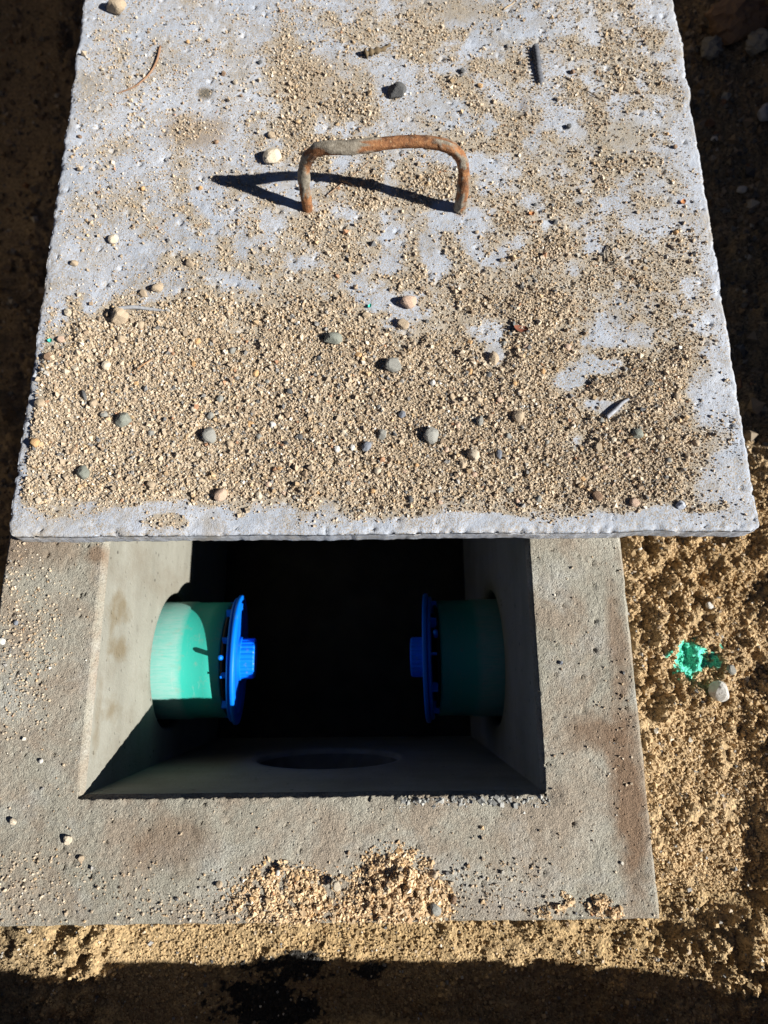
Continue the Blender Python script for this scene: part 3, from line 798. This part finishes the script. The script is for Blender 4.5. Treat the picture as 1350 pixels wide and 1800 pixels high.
for k, (pu, pv, rw, hg, n_, lab) in enumerate(CL):
    heap('sand_clump', [(pu, pv, rw, hg, n_)], lab, 620+k)

# crumbs of damp sand over the lit ground
x = np.concatenate([rng.uniform(.285, .62, 50000), rng.uniform(-.36, .60, 20000)])
y = np.concatenate([rng.uniform(-.12, .40, 50000), rng.uniform(-.26, -.09, 20000)])
_P = np.stack([x, y, ground_z(x, y)], 1); _u, _v = photo_px(_P)
keepg = ~((ground_tint(x, y, _u, _v)[:, 1] > 0.55) & (rng.uniform(0, 1, len(x)) < 0.92)) & ~((x > OX0) & (x < OX1) & (y > OY0) & (y < OY1)) & (fbm(x*45, y*45, 711, 3) > 0.30)
x, y = x[keepg], y[keepg]
R = np.clip(rng.lognormal(math.log(0.00138), 0.40, len(x)), 0.0006, 0.0042)*np.where(y < -0.1, 0.7, 0.85)
gz = ground_z(x, y)
P = np.stack([x, y, gz+R*0.35], 1)
u_, v_ = photo_px(P)
C = ground_tint(x, y, u_, v_)*rng.uniform(0.75, 1.3, (len(x), 1))
odd = rng.uniform(0, 1, len(x)) < 0.06
C[odd] = grain_colors(odd.sum(), (.1, .1, .2, .1, .1, .2, .1, .1, 0.0))
tag(link('sand_crumbs', grain_mesh('sand_crumbs', P, R, C)), 'loose ochre sand crumbs over the ground beside the chamber', 'sand', None, 'stuff')

x = np.concatenate([rng.uniform(.30, .80, 9000), rng.uniform(-.80, -.28, 7000)]); y = np.concatenate([rng.uniform(.36, 1.40, 9000), rng.uniform(0.0, 1.5, 7000)])
R = np.clip(rng.lognormal(math.log(0.0024), 0.5, len(x)), 0.001, 0.009)
P = np.stack([x, y, ground_z(x, y)+R*0.3], 1)
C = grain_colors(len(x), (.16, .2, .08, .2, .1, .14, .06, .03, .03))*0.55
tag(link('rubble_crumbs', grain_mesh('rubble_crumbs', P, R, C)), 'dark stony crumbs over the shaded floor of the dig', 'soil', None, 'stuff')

# ------------------------------------------------------------------ pebbles and stones
import bmesh
def stone_mesh(name, seed, facets, sub=3, rough=0.05):
    r_ = np.random.default_rng(seed)
    bm = bmesh.new()
    bmesh.ops.create_icosphere(bm, subdivisions=sub, radius=1.0)
    Vv = np.array([v.co[:] for v in bm.verts])
    nrm = r_.normal(size=(facets, 3)); nrm /= np.linalg.norm(nrm, axis=1)[:, None]
    dist = r_.uniform(0.62, 0.95, facets)
    dots = np.maximum(Vv@nrm.T, 1e-3)
    rad = np.minimum(np.min(dist[None]/dots, axis=1), 1.02)
    rad *= 1+rough*(fbm(Vv[:, 0]*2.5+seed, Vv[:, 1]*2.5+Vv[:, 2]*3, seed, 3)-0.5)*2
    for v, s_ in zip(bm.verts, rad): v.co *= s_
    me = bpy.data.meshes.new(name)
    for f in bm.faces: f.smooth = False
    bm.to_mesh(me); bm.free()
    me.materials.append(M_peb)
    return me
ROUND = [stone_mesh('pebble', 10+k, 12, 3, 0.10) for k in range(6)]
ANGUL = [stone_mesh('pebble', 40+k, 9, 3, 0.06) for k in range(6)]
TONE = dict(tan=(.40, .315, .22), cream=(.50, .43, .33), grey=(.24, .24, .22), dark=(.085, .09, .095), green=(.20, .215, .185), pink=(.50, .36, .27), orange=(.50, .31, .15), white=(.58, .565, .53), slate=(.17, .19, .23), brown=(.24, .155, .10), blue=(.36, .39, .45))
ROCKS = [stone_mesh('rock', 70+k, 8, 4, 0.22) for k in range(3)]
def pebble(pu, pv, w, h, tone, label, group=None, zf=None, shape='r', name='pebble', sink=0.25, flat=0.75, cat='pebble'):
    z0 = LZ if zf is None else zf
    P = hit(pu, pv, z0)
    if zf is None:
        dd, _, _ = lid_cover(P[:1], P[1:2])
        z0 = float(lid_h(P[:1], P[1:2])[0]+max(0, sand_thick(P[:1], P[1:2], dd)[0]))
    depth = (P-CAM)@FW
    rx, ry = w*0.5*depth/F_PX, h*0.5*depth/F_PX
    rz = flat*0.5*(rx+ry)
    me = ROCKS[rng.integers(3)] if name == 'rock' else (ROUND if shape == 'r' else ANGUL)[rng.integers(6)]
    o = link(name, me, None, (P[0], P[1], z0+rz*(1-2*sink)*0.9))
    o.scale = (rx, ry, rz)
    o.rotation_euler = (rng.uniform(-.25, .25), rng.uniform(-.25, .25), rng.uniform(-.5, .5))
    c_ = np.array(TONE[tone])*rng.uniform(0.88, 1.1)
    o.color = (*c_, 1)
    return tag(o, label, cat, group)

BIG = [  # u, v, width, height, tone, shape, label
 (207, 18, 38, 30, 'tan', 'a', 'large tan stone at the far left corner of the lid'),
 (698, 166, 34, 34, 'dark', 'a', 'black angular stone lying behind the rusty handle'),
 (481, 281, 36, 32, 'cream', 'a', 'pale cream stone in the shadow left of the handle'),
 (478, 240, 16, 14, 'tan', 'a', 'small tan stone just behind the cream one by the handle'),
 (213, 560, 32, 34, 'tan', 'r', 'tall tan stone at the back left rim of the sand layer'),
 (587, 600, 34, 24, 'green', 'a', 'sharp dark greenish stone behind the speckled grey one'),
 (691, 646, 36, 26, 'grey', 'a', 'oblong speckled grey stone in the middle of the sand'),
 (868, 632, 18, 26, 'tan', 'a', 'upright tan stone casting a shadow, right of middle'),
 (718, 533, 32, 26, 'pink', 'r', 'brownish pink stone next to the bare patch'),
 (709, 573, 22, 22, 'tan', 'r', 'round tan stone at the lower edge of the bare patch'),
 (219, 740, 34, 26, 'green', 'a', 'greenish grey stone in the left part of the sand'),
 (369, 768, 28, 30, 'grey', 'r', 'dull grey stone left of the middle, with tan dust'),
 (757, 767, 29, 32, 'grey', 'r', 'round speckled grey stone, largest near the front middle'),
 (150, 832, 26, 24, 'green', 'r', 'dusty grey stone low down at the left'),
 (391, 872, 28, 22, 'pink', 'a', 'pinkish stone close to the front bare strip'),
 (831, 803, 22, 22, 'cream', 'a', 'yellowish angular stone in the right front sand'),
 (645, 788, 17, 20, 'slate', 'a', 'grey pointed pebble beside two white ones'),
 (720, 878, 14, 15, 'dark', 'a', 'dark pebble close to the front edge near the middle'),
 (1118, 765, 22, 20, 'green', 'a', 'greenish pebble in the right part of the sand'),
 (1050, 788, 17, 18, 'tan', 'a', 'light tan pebble beside the bluish bare patch'),
 (1048, 874, 20, 18, 'brown', 'r', 'brown pebble at the right front bare strip'),
 (1114, 884, 20, 16, 'pink', 'a', 'salmon pebble on the right front strip'),
 (1195, 888, 18, 17, 'blue', 'r', 'round bluish white pebble near the right front corner'),
 (910, 735, 22, 24, 'tan', 'r', 'dusty tan pebble in open sand, right of the middle'),
 (190, 645, 16, 18, 'cream', 'r', 'round cream pebble in the left back sand'),
 (167, 711, 18, 16, 'tan', 'r', 'smooth tan pebble above the greenish grey stone'),
 (73, 711, 22, 18, 'tan', 'a', 'tan pebble near the left edge of the lid'),
 (66, 782, 20, 18, 'orange', 'a', 'orange tan pebble lowest along the left edge'),
 (149, 696, 11, 20, 'dark', 'a', 'narrow dark green pebble standing in the left sand'),
 (268, 855, 18, 14, 'tan', 'a', 'tan pebble above the left front bare patches'),
 (279, 508, 24, 16, 'tan', 'r', 'tan pebble right of its twin behind the sand layer'),
 (252, 517, 18, 14, 'tan', 'a', 'tan pebble left of its twin behind the sand layer'),
 (120, 551, 15, 14, 'cream', 'r', 'cream pebble alone on bare concrete at the left'),
 (201, 422, 20, 18, 'cream', 'a', 'cream pebble on bare concrete well left of the handle'),
 (131, 464, 15, 12, 'tan', 'a', 'tan pebble near the left edge on bare concrete'),
 (334, 466, 18, 16, 'tan', 'a', 'tan pebble on bare concrete below the handle shadow tip'),
 (671, 765, 17, 22, 'grey', 'r', 'tall oval grey pebble between the two large grey stones'),
 (707, 731, 14, 15, 'slate', 'a', 'small slate pebble above the round speckled stone'),
 (843, 742, 15, 20, 'grey', 'r', 'oval grey pebble to the right of the round speckled stone'),
 (838, 706, 17, 16, 'tan', 'r', 'round dusty pebble above the oval grey one'),
 (877, 801, 13, 18, 'slate', 'a', 'bluish slate sliver in the right front sand'),
 (480, 749, 12, 14, 'white', 'a', 'whitish pebble left of the middle of the sand'),
 (593, 792, 13, 12, 'white', 'r', 'left one of two white pebbles at the front middle'),
 (619, 789, 11, 12, 'white', 'a', 'right one of two white pebbles at the front middle'),
 (664, 829, 13, 14, 'cream', 'r', 'cream pebble below the two white pebbles'),
 (389, 704, 13, 15, 'grey', 'a', 'dark grey pebble above the dull grey stone'),
 (372, 733, 13, 14, 'grey', 'a', 'light grey pebble just above the dull grey stone'),
 (440, 748, 18, 16, 'orange', 'a', 'orange tan pebble right of the dull grey stone'),
 (215, 599, 16, 14, 'tan', 'r', 'half buried pebble below the tall tan stone'),
 (250, 573, 14, 18, 'tan', 'r', 'oval pebble to the right of the tall tan stone'),
 (88, 630, 18, 14, 'brown', 'a', 'purplish brown pebble by the left edge'),
 (109, 598, 16, 13, 'pink', 'a', 'pink pebble next to the teal paint fleck'),
 (527, 771, 13, 13, 'dark', 'a', 'dark pebble left of the two white pebbles'),
 (509, 691, 13, 13, 'dark', 'a', 'dark pebble below and left of the sharp dark stone'),
 (560, 632, 12, 11, 'dark', 'a', 'black chip right below the sharp dark stone'),
 (760, 675, 11, 12, 'white', 'r', 'white round pebble right of the oblong grey stone'),
 (812, 818, 13, 16, 'tan', 'r', 'dull pebble left below the yellowish angular stone'),
 (859, 661, 11, 12, 'dark', 'a', 'black chip just below the upright tan stone'),
 (645, 555, 17, 11, 'tan', 'r', 'flat tan pebble left of the bare patch'),
]
for (pu, pv, w, h, tone, sh, lab) in BIG:
    pebble(pu, pv, w, h, tone, lab, 'stones and pebbles on the lid', None, sh)
# small pebbles bedded in the sand and scattered on the bare part, each told by its nearest landmark
MARKS = [('round speckled grey stone', 757, 767), ('oblong speckled grey stone', 691, 646), ('sharp dark greenish stone', 587, 600), ('dull grey stone', 369, 768), ('greenish grey stone', 219, 740),
         ('tall tan stone', 213, 560), ('upright tan stone', 868, 632), ('yellowish angular stone', 831, 803), ('pinkish front stone', 391, 872), ('dusty low left stone', 150, 832), ('bluish white corner pebble', 1195, 888),
         ('greenish right pebble', 1118, 765), ('left handle foot', 541, 366), ('right handle foot', 808, 370), ('black angular stone', 698, 166), ('curved brown twig', 262, 135), ('ribbed stalk', 946, 118),
         ('looped dark thread', 1070, 450), ('cream stone by the handle', 481, 281), ('lone cream pebble', 201, 422), ('catkin', 662, 92), ('large far left stone', 207, 18)]
spots = []
def scatter(count, u0, u1, v0, v1, mincov, gap, tones, smin, smax):
    got = 0
    while got < count:
        pu = rng.uniform(u0, u1); pv = rng.uniform(v0, v1)
        P = hit(pu, pv, LZ)
        if P[0] < LX0+.02 or P[0] > LX1-.02: continue
        if mincov and lid_cover(P[:1], P[1:2])[0][0] < mincov: continue
        if min(math.hypot(pu-q[0], pv-q[1]) for q in BIG) < gap: continue
        if spots and min(math.hypot(pu-q[0], pv-q[1]) for q in spots) < 18: continue
        s_ = rng.uniform(smin, smax)
        spots.append((pu, pv, s_, s_*rng.uniform(.75, 1.1), tones[rng.integers(len(tones))], bool(mincov)))
        got += 1
scatter(85, 40, 1260, 590, 895, 0.6, 26, ['tan', 'cream', 'pink', 'tan', 'orange', 'grey'], 8, 14)
scatter(48, 120, 1200, 5, 560, 0, 30, ['tan', 'cream', 'tan', 'orange', 'brown', 'dark'], 6, 11)
WORD = dict(tan='tan', cream='cream', pink='pink', orange='orange', grey='grey', brown='brown', dark='dark')
families = {}
for q in spots:
    mk = min(MARKS, key=lambda m: math.hypot(m[1]-q[0], m[2]-q[1]))
    du, dv = q[0]-mk[1], q[1]-mk[2]
    side = ('right of' if du > 0 else 'left of') if abs(du) > abs(dv) else ('in front of' if dv > 0 else 'behind')
    families.setdefault((WORD[q[4]], side, mk[0]), []).append((math.hypot(du, dv), q))
ORD = ['nearest', 'second nearest', 'third nearest', 'fourth nearest', 'fifth nearest', 'sixth nearest', 'seventh nearest', 'eighth nearest', 'ninth nearest']
for (word, side, mk), mem in families.items():
    mem.sort(key=lambda t: t[0])
    for k, (_, q) in enumerate(mem):
        lab = 'tiny %s pebble %s the %s' % (word, side, mk) + ('' if len(mem) == 1 else ', %s to it' % ORD[k])
        pebble(q[0], q[1], q[2], q[3], q[4], lab, 'tiny pebbles in the sand layer' if q[5] else 'tiny pebbles on the far half of the lid', None, 'ra'[rng.integers(2)], sink=0.32 if q[5] else 0.15)
# on the rim
for (pu, pv, w, h, tone, sh, lab) in (
 (120, 1475, 17, 17, 'cream', 'r', 'round cream pebble on the left front of the rim'), (24, 1444, 13, 13, 'cream', 'a', 'pale pebble by the left end of the rim, in line with the opening edge'),
 (144, 1508, 13, 10, 'tan', 'a', 'small tan crumb below the round cream pebble'), (386, 1554, 12, 13, 'tan', 'r', 'tan pebble on the rim left of the flatter heap'),
 (488, 1533, 11, 12, 'white', 'a', 'white chip above the flatter sand heap'), (523, 1541, 11, 12, 'orange', 'r', 'orange pebble on top of the flatter sand heap'),
 (592, 1556, 17, 17, 'cream', 'a', 'cream stone between the two sand heaps'), (764, 1597, 22, 24, 'grey', 'a', 'grey stone at the right foot of the taller heap'),
 (764, 1536, 14, 13, 'tan', 'r', 'lone round pebble right of the taller heap'), (73, 1338, 9, 9, 'white', 'a', 'tiny white chip on the left rim'),
 (798, 1581, 12, 14, 'brown', 'a', 'brown pebble right of the grey stone at the heap'), (5, 1128, 13, 13, 'white', 'a', 'white chip at the outer left edge of the rim'),
 (30, 1095, 9, 9, 'slate', 'a', 'dark chip on the left rim near the white one'), (985, 1165, 8, 8, 'slate', 'a', 'dark chip on the right rim')):
    z0 = 0.012 if 'on top' in lab else (0.004 if 'between' in lab else 0.0)
    pebble(pu, pv, w, h, tone, lab, 'pebbles on the chamber rim', z0, sh, sink=0.12)
# on the ground
def ground_stone(pu, pv, w, h, tone, lab, sh='a', name='stone', cat='stone', group='stones on the ground'):
    P = hit(pu, pv, -0.15)
    for _ in range(12): P = hit(pu, pv, float(ground_z(P[:1], P[1:2])[0])+0.004)
    pebble(pu, pv, w, h, tone, lab, group, float(P[2]), sh, name, 0.2, 0.8, cat)
ground_stone(1259, 1215, 36, 36, 'white', 'whitish stone on the sand beside the green paint mark')
ground_stone(1283, 1177, 18, 18, 'grey', 'small grey stone between paint mark and white stone')
ground_stone(1288, 50, 110, 80, 'brown', 'largest brown rock in the shade at the far right', name='rock', cat='rock', group='rocks in the shaded dig')
ground_stone(1326, 84, 44, 44, 'grey', 'grey rock at the right edge below the largest one', name='rock', cat='rock', group='rocks in the shaded dig')
ground_stone(1246, 92, 36, 46, 'grey', 'narrow grey rock between the lid and the other rocks', name='rock', cat='rock', group='rocks in the shaded dig')
ground_stone(1303, 337, 20, 14, 'white', 'small white stone in the shade right of the lid')
ground_stone(1254, 247, 14, 10, 'white', 'tiny white chip in the shade close to the lid')
ground_stone(1340, 205, 30, 34, 'blue', 'pale stone at the right border in the shade')
ground_stone(1300, 860, 24, 22, 'tan', 'tan stone in the sun beside the lid corner')
ground_stone(1245, 1065, 14, 14, 'white', 'small pale stone on the sand above the paint mark')

# ------------------------------------------------------------------ twigs and scraps on the lid
def strand(name, pts, r0, r1, color, label, cat, lift=0.0012, seg=8, n_=28, ridged=False):
    P = np.array([hit(a, bq, LZ) for a, bq in pts]); P = smooth_path(P, n_)
    P[:, 2] = lid_h(P[:, 0], P[:, 1])+lift+0.0008*np.sin(np.linspace(0, 5, n_))
    org = P.mean(0); org[2] = LZ
    rad = np.linspace(r0, r1, n_)
    if ridged: rad = rad*np.where(np.arange(n_) % 4 < 2, 1.5, 0.75)
    v, f, _ = tube(P-org, rad, seg)
    o = link(name, mesh_np(name, v, f, M_twig), None, tuple(org))
    o.color = (*color, 1)
    return tag(o, label, cat)
strand('twig', [(283, 84), (276, 112), (262, 135), (240, 153), (218, 162), (200, 166)], .0013, .0004, (.26, .15, .09), 'thin curved brown twig at the far left of the lid', 'twig')
strand('ribbed_stalk', [(940, 86), (943, 105), (946, 128), (950, 148)], .0026, .0028, (.10, .105, .12), 'dark ribbed stalk lying near the far right of the lid', 'stalk', .002, 10, 44, True)
strand('catkin', [(642, 99), (655, 95), (672, 90), (686, 80)], .0034, .0012, (.13, .095, .055), 'dark brown catkin behind the black stone', 'catkin', .002, 9, 18, True)
strand('twig', [(1068, 432), (1064, 446), (1068, 462), (1078, 466), (1076, 448), (1071, 433)], .0007, .0006, (.07, .06, .05), 'dark looped thread on the right of the lid', 'twig')
strand('twig', [(600, 318), (612, 322), (626, 327)], .0014, .0009, (.36, .24, .14), 'short straw bit in the handle shadow', 'twig', .0016)
strand('twig', [(204, 546), (235, 543), (262, 545), (297, 549)], .0022, .0014, (.33, .34, .36), 'grey stick lying behind the tall tan stone', 'stick', .002)
strand('twig', [(1065, 735), (1080, 722), (1092, 710), (1104, 702)], .0024, .0014, (.30, .31, .34), 'grey stick across the bluish bare patch at the right', 'stick', .002)
strand('twig', [(1028, 160), (1046, 170), (1064, 179)], .0006, .0005, (.20, .16, .12), 'fine straight twig at the upper right of the lid', 'twig')
strand('twig', [(246, 655), (262, 643), (274, 634)], .0007, .0004, (.35, .2, .1), 'fine reddish root fibre in the left sand', 'twig', .006)
strand('twig', [(885, 18), (895, 12), (905, 2)], .0008, .0005, (.42, .32, .2), 'pale straw at the far edge right of middle', 'twig')
strand('twig', [(575, 345), (610, 318), (648, 286)], .0005, .0004, (.30, .2, .13), 'hair-thin root under the handle', 'twig', .0016)
def scrap(name, pu, pv, w, h, rot, color, label, cat, mat, curl=0.0012, z0=None):
    c_ = hit(pu, pv, LZ)
    dd, _, _ = lid_cover(c_[:1], c_[1:2])
    z0 = float(lid_h(c_[:1], c_[1:2])[0]+max(0, sand_thick(c_[:1], c_[1:2], dd)[0]))+0.0012
    k = 10
    A, B = np.meshgrid(np.linspace(-1, 1, k), np.linspace(-1, 1, k), indexing='ij')
    wA = A*w/2; wB = B*h/2*np.sqrt(np.clip(1.04-A**2, 0, 1))*(0.8+0.4*vnoise(A*2+pu, B*2, 7))
    zz = curl*(A**2+0.6*B**2)
    top = np.stack([wA.ravel(), wB.ravel(), zz.ravel()+0.0003], 1); bot = top-np.array([0, 0, 0.0006])
    f = grid_faces(k, k)
    o = link(name, mesh_np(name, np.concatenate([top, bot]), [f, f[:, ::-1]+k*k], mat), None, (c_[0], c_[1], z0))
    o.rotation_euler = (0, 0, rot); o.color = (*color, 1)
    return tag(o, label, cat)
scrap('dry_leaf', 914, 582, .014, .006, -0.2, (.20, .07, .04), 'red brown dry leaf right of the middle of the lid', 'leaf', M_twig, .002)
scrap('paint_fleck', 90, 600, .0042, .0040, 0.4, (1, 1, 1), 'teal paint fleck near the left edge of the lid', 'paint fleck', M_paint)
scrap('paint_fleck', 650, 540, .0044, .0032, 0.9, (1, 1, 1), 'teal paint fleck beside the bare patch', 'paint fleck', M_paint)
scrap('dry_leaf', 1199, 357, .006, .005, 0.9, (.55, .24, .10), 'small orange leaf scrap by the right edge of the lid', 'leaf', M_twig)
scrap('dry_leaf', 934, 377, .006, .004, 0.2, (.50, .22, .09), 'small orange leaf scrap right of the handle', 'leaf', M_twig)
